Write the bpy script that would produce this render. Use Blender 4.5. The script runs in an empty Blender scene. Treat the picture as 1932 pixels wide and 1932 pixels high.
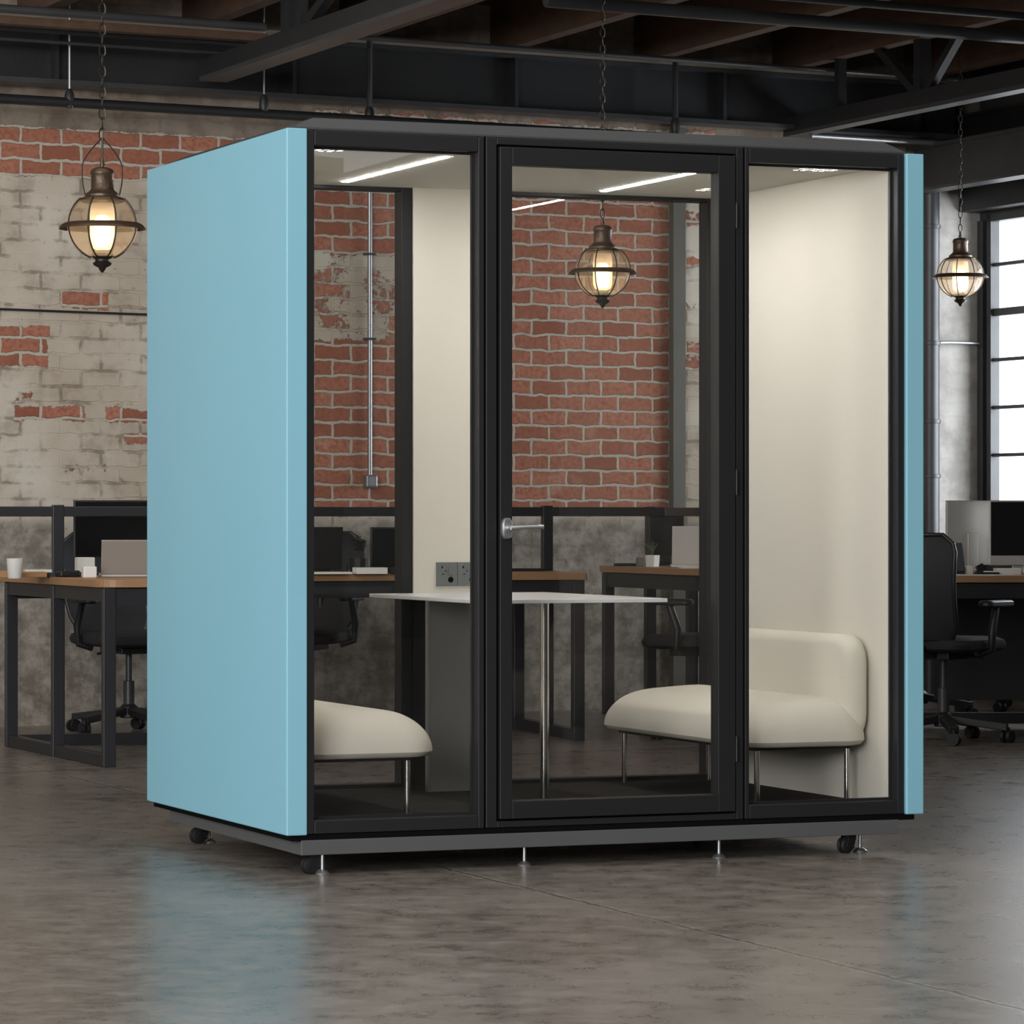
import bpy, math, random
from mathutils import Vector, Matrix
random.seed(7)
S = bpy.context.scene
C = S.collection
PI = math.pi

# ------------------------------------------------------------------ camera
F = 6940.0; CX = 966.0; HY = 970.0; CAMZ = 1.099
cam_d = bpy.data.cameras.new('camera'); cam = bpy.data.objects.new('camera', cam_d); C.objects.link(cam)
cam.location = (0, 0, CAMZ); cam.rotation_euler = (PI/2, 0, 0)
cam_d.sensor_width = 36; cam_d.lens = F/1932*36; cam_d.shift_y = 4/1932.0
cam_d.clip_end = 200
S.camera = cam
# ------------------------------------------------------------------ world, exposure
w = bpy.data.worlds.new('sky'); S.world = w; w.use_nodes = True
bg = w.node_tree.nodes['Background']; bg.inputs[0].default_value = (0.93, 0.965, 1.0, 1); bg.inputs[1].default_value = 3.2
S.view_settings.view_transform = 'Standard'; S.view_settings.look = 'None'
S.view_settings.exposure = 0.0; S.view_settings.gamma = 1.0
S.cycles.transparent_max_bounces = 40
S.cycles.max_bounces = 12
S.cycles.sample_clamp_indirect = 6.0

def area(name, loc, target, sx, sy, power, col):
    d = bpy.data.lights.new(name, 'AREA'); d.shape = 'RECTANGLE'; d.size = sx; d.size_y = sy
    d.energy = power; d.color = col
    o = bpy.data.objects.new(name, d); C.objects.link(o); o.location = loc
    o.rotation_euler = (Vector(target)-Vector(loc)).to_track_quat('-Z', 'Y').to_euler()
    return o
area('front_key', (-4.4, -2.2, 2.9), (0, 12.5, 1.2), 6, 2.4, 1050, (0.98, 0.99, 1.0))  # added soft key inside the closed room; no window stands behind it
area('left_fill', (-7.4, 6.5, 2.3), (-0.8, 11.9, 1.3), 4, 2.2, 230, (1.0, 0.985, 0.96))  # added fill for the booth's blue side; the left wall is solid
area('overhead_fill', (-0.5, 8.0, 3.85), (-0.5, 8.0, 0), 10, 9, 270, (1.0, 0.98, 0.95))  # added overhead fill; the ceiling has no opening
area('wall_wash', (-2.9, 15.6, 3.7), (-0.9, 19.9, 1.5), 7, 1.0, 115, (1.0, 0.95, 0.88))  # added fill for the brick wall, no fixture hangs there
area('window_daylight', (4.4, 20.9, 1.9), (2.6, 20.2, 1.9), 2.6, 2.4, 215, (0.93, 0.965, 1.0))

# ------------------------------------------------------------------ geometry helpers
class MB:
    def __init__(s): s.v = []; s.f = []
    def add(s, vs, fs):
        b = len(s.v); s.v += [tuple(p) for p in vs]; s.f += [tuple(b+i for i in f) for f in fs]; return s
    def box(s, x0, x1, y0, y1, z0, z1, M=None):
        vs = [(x, y, z) for z in (z0, z1) for y in (y0, y1) for x in (x0, x1)]
        if M is not None: vs = [M @ Vector(p) for p in vs]
        return s.add(vs, [(0,2,3,1),(4,5,7,6),(0,1,5,4),(2,6,7,3),(0,4,6,2),(1,3,7,5)])
    def bar(s, p0, p1, w, h=None, up=(0,0,1)):
        h = h or w
        p0 = Vector(p0); p1 = Vector(p1); d = (p1-p0).normalized(); u = Vector(up)
        if abs(d.dot(u)) > .98: u = Vector((0,1,0))
        a = d.cross(u).normalized(); b = a.cross(d).normalized()
        vs = [p + a*i*w/2 + b*j*h/2 for p in (p0, p1) for j in (-1, 1) for i in (-1, 1)]
        return s.add(vs, [(0,1,3,2),(4,6,7,5),(0,4,5,1),(2,3,7,6),(0,2,6,4),(1,5,7,3)])
    def tube(s, pts, r, n=12, closed=False, caps=True):
        pts = [Vector(p) for p in pts]; m = len(pts); rings = []
        ref = None
        for i in range(m):
            if closed: d = pts[(i+1) % m]-pts[i-1]
            else: d = pts[min(i+1, m-1)]-pts[max(i-1, 0)]
            d.normalize()
            if ref is None:
                ref = Vector((0,0,1)) if abs(d.z) < .9 else Vector((1,0,0))
            a = (ref - d*ref.dot(d)).normalized(); ref = a; b = d.cross(a)
            rr = r[i] if isinstance(r, (list, tuple)) else r
            rings.append([pts[i]+(a*math.cos(2*PI*k/n)+b*math.sin(2*PI*k/n))*rr for k in range(n)])
        vs = [p for q in rings for p in q]; fs = []
        for i in range(m if closed else m-1):
            j = (i+1) % m
            for k in range(n):
                l = (k+1) % n
                fs.append((i*n+k, i*n+l, j*n+l, j*n+k))
        if not closed and caps:
            fs.append(tuple(range(n-1, -1, -1))); fs.append(tuple((m-1)*n+k for k in range(n)))
        return s.add(vs, fs)
    def lathe(s, prof, n=32, cx=0, cy=0, cz=0):
        vs = []; fs = []
        for r, z in prof:
            for k in range(n):
                a = 2*PI*k/n; vs.append((cx+r*math.cos(a), cy+r*math.sin(a), cz+z))
        for i in range(len(prof)-1):
            for k in range(n):
                l = (k+1) % n; fs.append((i*n+k, i*n+l, (i+1)*n+l, (i+1)*n+k))
        if prof[0][0] > 1e-6: fs.append(tuple(range(n-1, -1, -1)))
        if prof[-1][0] > 1e-6: fs.append(tuple((len(prof)-1)*n+k for k in range(n)))
        return s.add(vs, fs)
    def loft(s, rings, cap=True):
        n = len(rings[0]); vs = [p for q in rings for p in q]; fs = []
        for i in range(len(rings)-1):
            for k in range(n):
                l = (k+1) % n; fs.append((i*n+k, i*n+l, (i+1)*n+l, (i+1)*n+k))
        if cap: fs.append(tuple(range(n-1, -1, -1))); fs.append(tuple((len(rings)-1)*n+k for k in range(n)))
        return s.add(vs, fs)
    def build(s, name, mat, parent=None, smooth=False, bevel=0, seg=2, loc=None):
        me = bpy.data.meshes.new(name); me.from_pydata(s.v, [], s.f); me.validate(); me.update()
        import bmesh
        bm = bmesh.new(); bm.from_mesh(me); bmesh.ops.recalc_face_normals(bm, faces=bm.faces); bm.to_mesh(me); bm.free()
        me.materials.append(mat)
        o = bpy.data.objects.new(name, me); C.objects.link(o)
        if parent is not None: o.parent = parent
        if loc is not None: o.location = loc
        if smooth:
            for p in me.polygons: p.use_smooth = True
            try: me.set_sharp_from_angle(angle=math.radians(40))
            except Exception: pass
        if bevel:
            m = o.modifiers.new('bevel', 'BEVEL'); m.width = bevel; m.segments = seg; m.limit_method = 'ANGLE'; m.angle_limit = math.radians(50)
        return o

def thing(name, label, cat, loc=(0,0,0), rz=0.0, group=None):
    o = bpy.data.objects.new(name, None); C.objects.link(o); o.location = loc; o.rotation_euler = (0, 0, rz)
    o.empty_display_size = .1
    return tag(o, label, cat, group)
def tag(o, label, cat, group=None):
    o['label'] = label; o['category'] = cat
    if group: o['group'] = group
    return o
def struct(o): o['kind'] = 'structure'; return o
def part_label(o, l): o['label'] = l; return o
def copy_tree(o, parent=None):
    c = o.copy(); C.objects.link(c)
    if parent is not None: c.parent = parent; c.matrix_parent_inverse = o.matrix_parent_inverse
    for ch in list(o.children): copy_tree(ch, c)
    return c

def at(px, py, Y):                       # world point seen at a pixel of the photo, Y metres in front of the camera
    return Vector(((px-CX)/F*Y, Y, CAMZ-(py-HY)/F*Y))
def on_z(px, py, z):                     # world point on a horizontal plane
    return at(px, py, (CAMZ-z)*F/(py-HY))

# ------------------------------------------------------------------ materials
def lin(c):
    c = c/255.0
    return c/12.92 if c <= .04045 else ((c+.055)/1.055)**2.4
def rgb(r, g, b): return (lin(r), lin(g), lin(b), 1)
MATS = {}
def mat(name, col, rough=.5, metal=0.0, spec=.5, noise=0.0, nscale=8.0, bump=0.0, bscale=60.0, stretch=(1,1,1), emit=None, estr=0, coat=0):
    m = bpy.data.materials.new(name); m.use_nodes = True; nt = m.node_tree; N = nt.nodes; L = nt.links
    b = N['Principled BSDF']; b.inputs['Roughness'].default_value = rough; b.inputs['Metallic'].default_value = metal
    b.inputs['Specular IOR Level'].default_value = spec; b.inputs['Coat Weight'].default_value = coat
    tc = N.new('ShaderNodeTexCoord'); mp = N.new('ShaderNodeMapping'); mp.inputs['Scale'].default_value = stretch
    L.new(tc.outputs['Object'], mp.inputs[0])
    n = N.new('ShaderNodeTexNoise'); n.inputs['Scale'].default_value = nscale; n.inputs['Detail'].default_value = 5
    L.new(mp.outputs[0], n.inputs['Vector'])
    r = N.new('ShaderNodeMix'); r.data_type = 'RGBA'
    r.inputs[6].default_value = tuple(c*(1-noise) for c in col[:3])+(1,); r.inputs[7].default_value = tuple(min(1, c*(1+noise)) for c in col[:3])+(1,)
    L.new(n.outputs['Fac'], r.inputs[0]); L.new(r.outputs[2], b.inputs['Base Color'])
    if bump:
        n2 = N.new('ShaderNodeTexNoise'); n2.inputs['Scale'].default_value = bscale; L.new(mp.outputs[0], n2.inputs['Vector'])
        bp = N.new('ShaderNodeBump'); bp.inputs['Strength'].default_value = bump; bp.inputs['Distance'].default_value = .01
        L.new(n2.outputs['Fac'], bp.inputs['Height']); L.new(bp.outputs[0], b.inputs['Normal'])
    if emit: b.inputs['Emission Color'].default_value = emit; b.inputs['Emission Strength'].default_value = estr
    MATS[name] = m; return m
def glass(name, tint, rough=0.0, ior=1.45, fmul=1.0, scat=0.0, scol=(1, 1, 1)):
    m = bpy.data.materials.new(name); m.use_nodes = True; nt = m.node_tree; N = nt.nodes; L = nt.links
    N.remove(N['Principled BSDF']); out = N['Material Output']
    t = N.new('ShaderNodeBsdfTransparent'); t.inputs[0].default_value = tint+(1,)
    g = N.new('ShaderNodeBsdfGlossy'); g.inputs['Roughness'].default_value = rough
    fr = N.new('ShaderNodeFresnel'); fr.inputs[0].default_value = ior
    mu = N.new('ShaderNodeMath'); mu.operation = 'MULTIPLY'; mu.inputs[1].default_value = fmul; 
    # only the outward faces of a thin pane mirror, so the pane never turns into a prism
    ge = N.new('ShaderNodeNewGeometry'); iv = N.new('ShaderNodeMath'); iv.operation = 'SUBTRACT'; iv.inputs[0].default_value = 1.0; L.new(ge.outputs['Backfacing'], iv.inputs[1])
    m3 = N.new('ShaderNodeMath'); m3.operation = 'MULTIPLY'; L.new(fr.outputs[0], m3.inputs[0]); L.new(iv.outputs[0], m3.inputs[1]); L.new(m3.outputs[0], mu.inputs[0])
    mx = N.new('ShaderNodeMixShader'); L.new(mu.outputs[0], mx.inputs[0]); L.new(t.outputs[0], mx.inputs[1]); L.new(g.outputs[0], mx.inputs[2])
    res = mx.outputs[0]
    if scat:                                  # frosted, slightly scattering glass
        tr = N.new('ShaderNodeBsdfTranslucent'); tr.inputs[0].default_value = scol+(1,)
        m2 = N.new('ShaderNodeMixShader'); m2.inputs[0].default_value = scat; L.new(res, m2.inputs[1]); L.new(tr.outputs[0], m2.inputs[2]); res = m2.outputs[0]
    L.new(res, out.inputs[0]); MATS[name] = m; return m

blue = mat('blue_laminate', rgb(136, 190, 208), .42, noise=.03, nscale=1.5)
frame_black = mat('frame_black', rgb(33, 33, 35), .45, spec=.35, noise=.06)
door_black = mat('door_black', rgb(30, 30, 31), .45, spec=.4, noise=.05)
gap_black = mat('gap_black', rgb(8, 8, 9), .8, spec=.1)
cap_grey = mat('cap_grey', rgb(64, 65, 66), .5, noise=.05)
plinth_grey = mat('plinth_grey', rgb(84, 85, 86), .45, noise=.05)
cream_wall = mat('cream_felt', rgb(214, 209, 198), .85, spec=.2, noise=.03, nscale=2, bump=.05, bscale=300)
pod_ceil = mat('pod_ceiling', rgb(205, 202, 194), .8, spec=.2)
pod_floor = mat('pod_carpet', rgb(52, 49, 46), .9, spec=.1, noise=.25, nscale=60, bump=.3, bscale=400)
uphol = mat('cream_upholstery', rgb(212, 206, 193), .75, spec=.25, noise=.03, nscale=6, bump=.06, bscale=350)
chrome = mat('chrome', rgb(200, 198, 195), .16, metal=1.0)
satin = mat('satin_steel', rgb(190, 192, 194), .32, metal=.9)
white_lam = mat('white_laminate', rgb(222, 224, 224), .25)
panel_grey = mat('panel_grey', rgb(118, 118, 116), .6, noise=.03)
socket_grey = mat('socket_grey', rgb(104, 107, 106), .4)
rubber = mat('black_rubber', rgb(22, 22, 23), .6)
led = mat('led_diffuser', rgb(255, 255, 255), .5, emit=(1, .975, .94, 1), estr=128)
vent_glow = mat('vent_slot_glow', rgb(250, 250, 248), .4, emit=(1, .98, .94, 1), estr=1.2)  # slots glow a little in place of glints; not a lamp
steel_dark = mat('painted_steel', rgb(30, 31, 33), .5, noise=.35, nscale=4, bump=.15, bscale=30)
steel_mid = mat('grey_steel', rgb(66, 67, 69), .4, metal=.3, noise=.3, nscale=6)
galv = mat('galvanised_conduit', rgb(150, 152, 155), .35, metal=.7, noise=.15, nscale=20)
timber = mat('old_timber', rgb(74, 54, 40), .85, noise=.4, nscale=3, stretch=(6, .6, 6), bump=.3, bscale=25)
timber_grey = mat('grey_timber', rgb(122, 112, 102), .85, noise=.4, nscale=4, stretch=(.8, 8, 8), bump=.3, bscale=30)
desk_wood = mat('desk_oak', rgb(158, 120, 86), .45, noise=.2, nscale=5, stretch=(1, 14, 14))
desk_metal = mat('desk_black_metal', rgb(38, 39, 43), .38, metal=.2, noise=.1)
black_plastic = mat('black_plastic', rgb(24, 25, 27), .45)
screen_m = mat('screen_glass', rgb(16, 17, 18), .2)
mesh_m = mat('chair_mesh', rgb(36, 37, 40), .7, noise=.2, nscale=90)
fabric_black = mat('chair_fabric', rgb(26, 26, 28), .85, noise=.2, nscale=60)
silver = mat('silver_aluminium', rgb(176, 174, 170), .38, metal=.5)
white_pl = mat('white_ceramic', rgb(226, 224, 220), .35)
paper = mat('paper', rgb(224, 222, 216), .7, noise=.05, nscale=30)
kraft = mat('kraft_card', rgb(166, 126, 86), .8, noise=.1)
green = mat('leaf_green', rgb(72, 92, 48), .6, noise=.3, nscale=20)
dark_leaf = mat('dark_leaf', rgb(44, 42, 34), .7, noise=.4, nscale=20)
bronze = mat('aged_bronze', rgb(88, 72, 58), .4, metal=.55, noise=.35, nscale=30, bump=.2, bscale=80)
iron = mat('dark_iron', rgb(60, 54, 46), .42, metal=.6, noise=.3, nscale=30)
amber = glass('amber_glass', (1.0, .95, .88), .04, 1.5, .8, .22, (1.0, .90, .78))
chimney_gl = glass('chimney_glass', (1.0, .95, .86), .1, 1.5, .6, .5, (1.0, .90, .76))
inner_gl = mat('lamp_bulb', rgb(255, 226, 180), .4, emit=(1, .76, .48, 1), estr=9)
pane_m = glass('clear_glass', (.95, .95, .945), 0.0, 1.45, 1.0)
win_gl = glass('window_glass', (.97, .98, .99), 0.0, 1.45, .8)

# node expression helper
class NX:
    def __init__(s, name):
        s.m = bpy.data.materials.new(name); s.m.use_nodes = True; s.nt = s.m.node_tree; s.b = s.nt.nodes['Principled BSDF']
    def n(s, t): return s.nt.nodes.new(t)
    def l(s, a, b): s.nt.links.new(a, b)
    def set(s, inp, v):
        if isinstance(v, (int, float)): inp.default_value = v
        elif isinstance(v, tuple): inp.default_value = v
        else: s.l(v, inp)
    def math(s, op, a, b=0, clamp=False, c=None):
        k = s.n('ShaderNodeMath'); k.operation = op; k.use_clamp = clamp; s.set(k.inputs[0], a); s.set(k.inputs[1], b)
        if c is not None: s.set(k.inputs[2], c)
        return k.outputs[0]
    def add(s, a, b): return s.math('ADD', a, b)
    def sub(s, a, b): return s.math('SUBTRACT', a, b)
    def mul(s, a, b): return s.math('MULTIPLY', a, b)
    def mx(s, a, b): return s.math('MAXIMUM', a, b)
    def mn(s, a, b): return s.math('MINIMUM', a, b)
    def ss(s, x, a, b):
        k = s.n('ShaderNodeMapRange'); k.interpolation_type = 'SMOOTHSTEP'; s.set(k.inputs[0], x); k.inputs[1].default_value = a; k.inputs[2].default_value = b
        return k.outputs[0]
    def noise(s, vec, scale, detail=5, rough=.55):
        k = s.n('ShaderNodeTexNoise'); k.inputs['Scale'].default_value = scale; k.inputs['Detail'].default_value = detail; k.inputs['Roughness'].default_value = rough
        s.l(vec, k.inputs['Vector']); return k.outputs['Fac']
    def mix(s, f, a, b):
        k = s.n('ShaderNodeMix'); k.data_type = 'RGBA'; s.set(k.inputs[0], f); s.set(k.inputs[6], a); s.set(k.inputs[7], b); return k.outputs[2]
    def xyz(s, x, y, z):
        k = s.n('ShaderNodeCombineXYZ'); s.set(k.inputs[0], x); s.set(k.inputs[1], y); s.set(k.inputs[2], z); return k.outputs[0]

# ------------------------------------------------------------------ room axes
WD = Vector((.8743, .4854, 0)); WN = Vector((.4854, -.8743, 0)); WP = Vector((-2.645, 19.0, 0))   # back wall: origin, direction, normal
DD = Vector((.397, -.918, 0))                                                                         # depth direction, towards the camera
WANG = math.atan2(WD.y, WD.x); DANG = math.atan2(DD.y, DD.x)
def t_of(px, n=0.0):
    k = (px-CX)/F; p = WP+WN*n
    return (k*p.y-p.x)/(WD.x-k*WD.y)
def wl(t, n, z): return WP+WD*t+WN*n+Vector((0, 0, z))
def wz(px, py, n=0.0):
    p = wl(t_of(px, n), n, 0); return CAMZ-(py-HY)/F*p.y
CORNER = wl(6.23, 0, 0)

def wall_material():
    x = NX('old_brick_wall')
    tc = x.n('ShaderNodeTexCoord'); sp = x.n('ShaderNodeSeparateXYZ'); x.l(tc.outputs['Object'], sp.inputs[0])
    T, Z = sp.outputs[0], sp.outputs[2]
    flat = x.xyz(T, Z, 0.0)
    warp = x.noise(flat, 9, 3); warp2 = x.noise(flat, 22, 3)
    wv = x.xyz(x.add(T, x.mul(x.sub(warp2, .5), .02)), x.add(Z, x.mul(x.sub(warp, .5), .042)), 0.0)
    br = x.n('ShaderNodeTexBrick'); x.l(wv, br.inputs['Vector'])
    br.inputs['Scale'].default_value = 1; br.inputs['Brick Width'].default_value = .225; br.inputs['Row Height'].default_value = .084
    br.inputs['Mortar Size'].default_value = .0095; br.inputs['Mortar Smooth'].default_value = .35; br.inputs['Bias'].default_value = 0
    br.inputs['Color1'].default_value = (0, 0, 0, 1); br.inputs['Color2'].default_value = (1, 1, 1, 1); br.inputs['Mortar'].default_value = (.5, .5, .5, 1)
    rnd = br.outputs['Color']; mortar = br.outputs['Fac']
    big = x.noise(flat, 1.1, 4); mid = x.noise(flat, 5, 6, .6); fine = x.noise(flat, 38, 6, .65)
    # where the paint has come off: (px0, py0, px1, py1, amount)
    patches = [(-250, 222, 575, 316, .72), (585, 350, 1262, 960, .86), (590, 200, 1350, 262, .42),
               (-60, 612, 92, 690, .62), (112, 545, 205, 583, .55), (26, 764, 160, 794, .62), (198, 766, 300, 799, .55), (18, 730, 66, 762, .42),
               (232, 812, 300, 842, .42), (118, 872, 215, 897, .36), (1288, 390, 1340, 430, .45), (1288, 480, 1340, 505, .38), (1288, 560, 1340, 590, .36), (1288, 640, 1340, 700, .42),
               (-400, 900, -120, 1000, .5), (1345, 500, 1600, 900, .35)]
    E = None
    for a, b, c, d, k in patches:
        t0, t1 = t_of(a), t_of(c); z1, z0 = wz(a, b), wz(a, d)
        e = .035
        f = x.mn(x.mn(x.ss(T, t0-e, t0+e), x.ss(T, t1+e, t1-e)), x.mn(x.ss(Z, z0-e, z0+e), x.ss(Z, z1+e, z1-e)))
        f = x.mul(f, k); E = f if E is None else x.mx(E, f)
    t0, t1, z1, z0 = t_of(560), t_of(775), wz(600, 468), wz(600, 648)
    inset = x.mn(x.mn(x.ss(T, t0-.1, t0+.1), x.ss(T, t1+.06, t1-.06)), x.mn(x.ss(Z, z0-.05, z0+.05), x.ss(Z, z1+.05, z1-.05)))
    E = x.sub(E, x.mul(inset, .52))
    score = x.add(x.add(x.add(E, .06), x.mul(x.sub(mid, .5), .75)), x.add(x.mul(x.sub(rnd, .5), .16), x.mul(x.sub(fine, .5), .55)))
    bare = x.ss(score, .40, .47)
    # bare brick
    brickc = x.mix(rnd, rgb(142, 88, 69), rgb(180, 122, 100))
    brickc = x.mix(x.ss(fine, .35, .75), brickc, rgb(132, 84, 68))
    brickc = x.mix(x.mul(x.ss(mid, .55, .8), .5), brickc, rgb(190, 160, 140))
    mort = x.mix(fine, rgb(158, 148, 134), rgb(196, 188, 176))
    barec = x.mix(mortar, brickc, mort)
    # paint and plaster
    paint = x.mix(x.ss(big, .35, .65), rgb(172, 160, 144), rgb(200, 192, 180))
    paint = x.mix(x.mul(x.ss(mid, .48, .68), .5), paint, rgb(132, 120, 106))
    spots = x.ss(x.noise(flat, 30, 6, .75), .62, .68)
    paint = x.mix(x.mul(spots, .75), paint, rgb(92, 78, 62))
    paint = x.mix(x.mul(x.mul(mortar, x.ss(mid, .44, .60)), .55), paint, rgb(104, 92, 78))
    # raw grey plaster in the dado, and the top course painted as less lit
    dado = x.ss(x.add(Z, x.mul(x.sub(mid, .5), .16)), 1.10, 1.02)
    pl = x.mix(x.ss(x.noise(flat, 7, 8, .7), .38, .66), rgb(92, 86, 79), rgb(158, 152, 143))
    paint = x.mix(x.mul(dado, .8), paint, pl)
    pier = x.ss(T, t_of(1755)-.02, t_of(1755)+.02)
    paint = x.mix(x.mul(pier, .85), paint, x.mix(x.ss(mid, .35, .65), rgb(150, 148, 144), rgb(186, 184, 180)))
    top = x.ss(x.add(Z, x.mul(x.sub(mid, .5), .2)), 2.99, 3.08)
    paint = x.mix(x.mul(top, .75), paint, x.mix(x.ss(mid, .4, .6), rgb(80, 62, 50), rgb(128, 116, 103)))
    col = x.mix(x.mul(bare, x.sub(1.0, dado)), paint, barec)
    x.l(col, x.b.inputs['Base Color']); x.b.inputs['Roughness'].default_value = .88; x.b.inputs['Specular IOR Level'].default_value = .2
    cover = x.mul(x.mul(x.sub(1.0, dado), x.sub(1.0, pier)), x.add(x.mul(x.ss(big, .62, .38), .35), x.mul(bare, .65)))
    h = x.add(x.mul(x.sub(1.0, mortar), cover), x.add(x.mul(fine, .35), x.mul(mid, .6)))
    h = x.sub(h, x.mul(bare, .25))
    bp = x.n('ShaderNodeBump'); bp.inputs['Strength'].default_value = .8; bp.inputs['Distance'].default_value = .012; x.l(h, bp.inputs['Height']); x.l(bp.outputs[0], x.b.inputs['Normal'])
    return x.m

def floor_material():
    x = NX('polished_concrete')
    tc = x.n('ShaderNodeTexCoord'); sp = x.n('ShaderNodeSeparateXYZ'); x.l(tc.outputs['Object'], sp.inputs[0])
    X, Y = sp.outputs[0], sp.outputs[1]; v = tc.outputs['Object']
    # trowel marks are long across the camera's view of the floor
    big = x.noise(v, .9, 5, .6); mid = x.noise(v, 8.0, 8, .72); fine = x.noise(v, 40, 8, .72)
    base = x.mix(x.ss(mid, .32, .70), rgb(84, 77, 70), rgb(128, 120, 111))
    base = x.mix(x.mul(x.ss(big, .42, .68), .5), base, rgb(138, 132, 125))
    base = x.mix(x.mul(x.ss(fine, .50, .68), .55), base, rgb(60, 55, 50))
    # two saw cuts in the slab
    wob = x.mul(x.sub(x.noise(v, 5, 4), .5), .05)
    def cut(p0, p1, wid):
        d = Vector((p1[0]-p0[0], p1[1]-p0[1])); d.normalize(); nx, ny = -d.y, d.x
        dist = x.math('ABSOLUTE', x.add(x.add(x.mul(x.sub(X, p0[0]), nx), x.mul(x.sub(Y, p0[1]), ny)), wob))
        return x.ss(dist, wid, wid*.35)
    a, b = on_z(860, 1643, 0), on_z(1932, 1905, 0); c1 = cut((a.x, a.y), (b.x, b.y), .009)
    a, b = on_z(0, 1458, 0), on_z(277, 1448, 0); c2 = cut((a.x, a.y), (b.x, b.y), .03)
    cc = x.mx(c1, c2)
    halo = cut((on_z(860, 1643, 0).x, on_z(860, 1643, 0).y), (on_z(1932, 1905, 0).x, on_z(1932, 1905, 0).y), .03)
    base = x.mix(x.mul(halo, x.ss(fine, .45, .6)), base, rgb(150, 144, 134))
    base = x.mix(x.mul(cc, .8), base, rgb(44, 40, 36))
    x.l(base, x.b.inputs['Base Color'])
    x.set(x.b.inputs['Roughness'], x.add(.15, x.mul(mid, .30)))
    x.b.inputs['Specular IOR Level'].default_value = .5
    bp = x.n('ShaderNodeBump'); bp.inputs['Strength'].default_value = .08; bp.inputs['Distance'].default_value = .006
    x.l(x.sub(x.add(mid, x.mul(fine, .4)), x.mul(cc, 1.5)), bp.inputs['Height']); x.l(bp.outputs[0], x.b.inputs['Normal'])
    return x.m

def plain_wall_material():
    x = NX('dark_painted_wall')  # walls toned dark so the booth glass mirrors little of them
    tc = x.n('ShaderNodeTexCoord'); v = tc.outputs['Object']
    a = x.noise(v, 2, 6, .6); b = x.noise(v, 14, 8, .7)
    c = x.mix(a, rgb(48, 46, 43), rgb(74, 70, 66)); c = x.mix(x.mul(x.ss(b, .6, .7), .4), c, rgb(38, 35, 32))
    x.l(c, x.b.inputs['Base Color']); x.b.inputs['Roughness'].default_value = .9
    bp = x.n('ShaderNodeBump'); bp.inputs['Strength'].default_value = .4; bp.inputs['Distance'].default_value = .01; x.l(b, bp.inputs['Height']); x.l(bp.outputs[0], x.b.inputs['Normal'])
    return x.m
def deck_material():
    x = NX('plank_deck')
    tc = x.n('ShaderNodeTexCoord'); sp = x.n('ShaderNodeSeparateXYZ'); x.l(tc.outputs['Object'], sp.inputs[0])
    v = x.xyz(x.mul(sp.outputs[0], .8), x.mul(sp.outputs[1], 10.0), 0.0)
    n = x.noise(v, 2, 6, .6)
    gap = x.ss(x.math('FRACT', x.mul(sp.outputs[1], 7.0)), .06, .0)
    c = x.mix(n, rgb(58, 50, 44), rgb(112, 102, 92)); c = x.mix(gap, c, rgb(14, 12, 10))
    x.l(c, x.b.inputs['Base Color']); x.b.inputs['Roughness'].default_value = .85
    return x.m
brick_m = wall_material(); floor_m = floor_material(); plain_m = plain_wall_material(); deck_m = deck_material()

# ------------------------------------------------------------------ room shell
f = MB().box(-14, 16, -8, 26, -.2, 0).build('floor', floor_m); struct(f)
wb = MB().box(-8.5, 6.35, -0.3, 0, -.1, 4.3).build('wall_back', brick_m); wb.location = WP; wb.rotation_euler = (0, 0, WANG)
# (local x = along the wall, local -y = into the room)
wb.data.transform(Matrix.Rotation(PI, 4, 'X') @ Matrix.Scale(1, 4)) if False else None
wb.data.transform(Matrix.Translation((0, .3, 0))); struct(wb)
CZ = 3.92
ce = MB().box(-9, 12, -24, 1.0, CZ, CZ+.15).build('ceiling', deck_m); ce.location = WP; ce.rotation_euler = (0, 0, WANG); struct(ce)
lw = MB().box(-.3, 0, -20, 4.5, -.1, 4.3).build('wall_left', plain_m); lw.location = (-8.2, 15.0, 0); struct(lw)
fw = MB().box(-9, 14, -5.3, -5, -.1, 4.3).build('wall_front', plain_m); struct(fw)

# window wall: local x runs from the corner towards the camera, local y points outdoors
RW = 31.0; ZS, ZT = .92, 2.885
wins = [(.10, 2.5), (3.0, 5.4)]
WT = .07
m = MB(); m.box(0, RW, 0, WT, -.1, ZS); m.box(0, RW, 0, WT, ZT, 4.3)
prev = -.05
for a, b in wins: m.box(prev, a, 0, WT, ZS, ZT); prev = b
m.box(prev, RW, 0, WT, ZS, ZT)
rw = m.build('wall_right', plain_m); rw.location = CORNER; rw.rotation_euler = (0, 0, DANG); struct(rw)
for i, (a, b) in enumerate(wins):
    fr = MB()
    y0, y1 = .0, .035
    fr.box(a, a+.05, y0-.015, y1+.01, ZS, ZT); fr.box(b-.05, b, y0-.015, y1+.01, ZS, ZT); fr.box(a, b, y0-.015, y1+.01, ZS, ZS+.05); fr.box(a, b, y0-.015, y1+.01, ZT-.045, ZT)
    for j in range(1, 7):
        z = ZT-.02-j*.283
        t = .022 if j == 2 else .010
        fr.box(a+.03, b-.03, y0, y1, z-t, z+t)
    for j in range(1, 4):
        xx = a+(b-a)*j/4; t = .03 if j == 2 else .013
        fr.box(xx-t, xx+t, y0, y1, ZS, ZT)
    fo = fr.build('window_%d' % (i+1), steel_mid); fo.location = CORNER; fo.rotation_euler = (0, 0, DANG); struct(fo)
    MB().box(a+.02, b-.02, .014, .020, ZS+.02, ZT-.02).build('window_pane', win_gl, fo)
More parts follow.
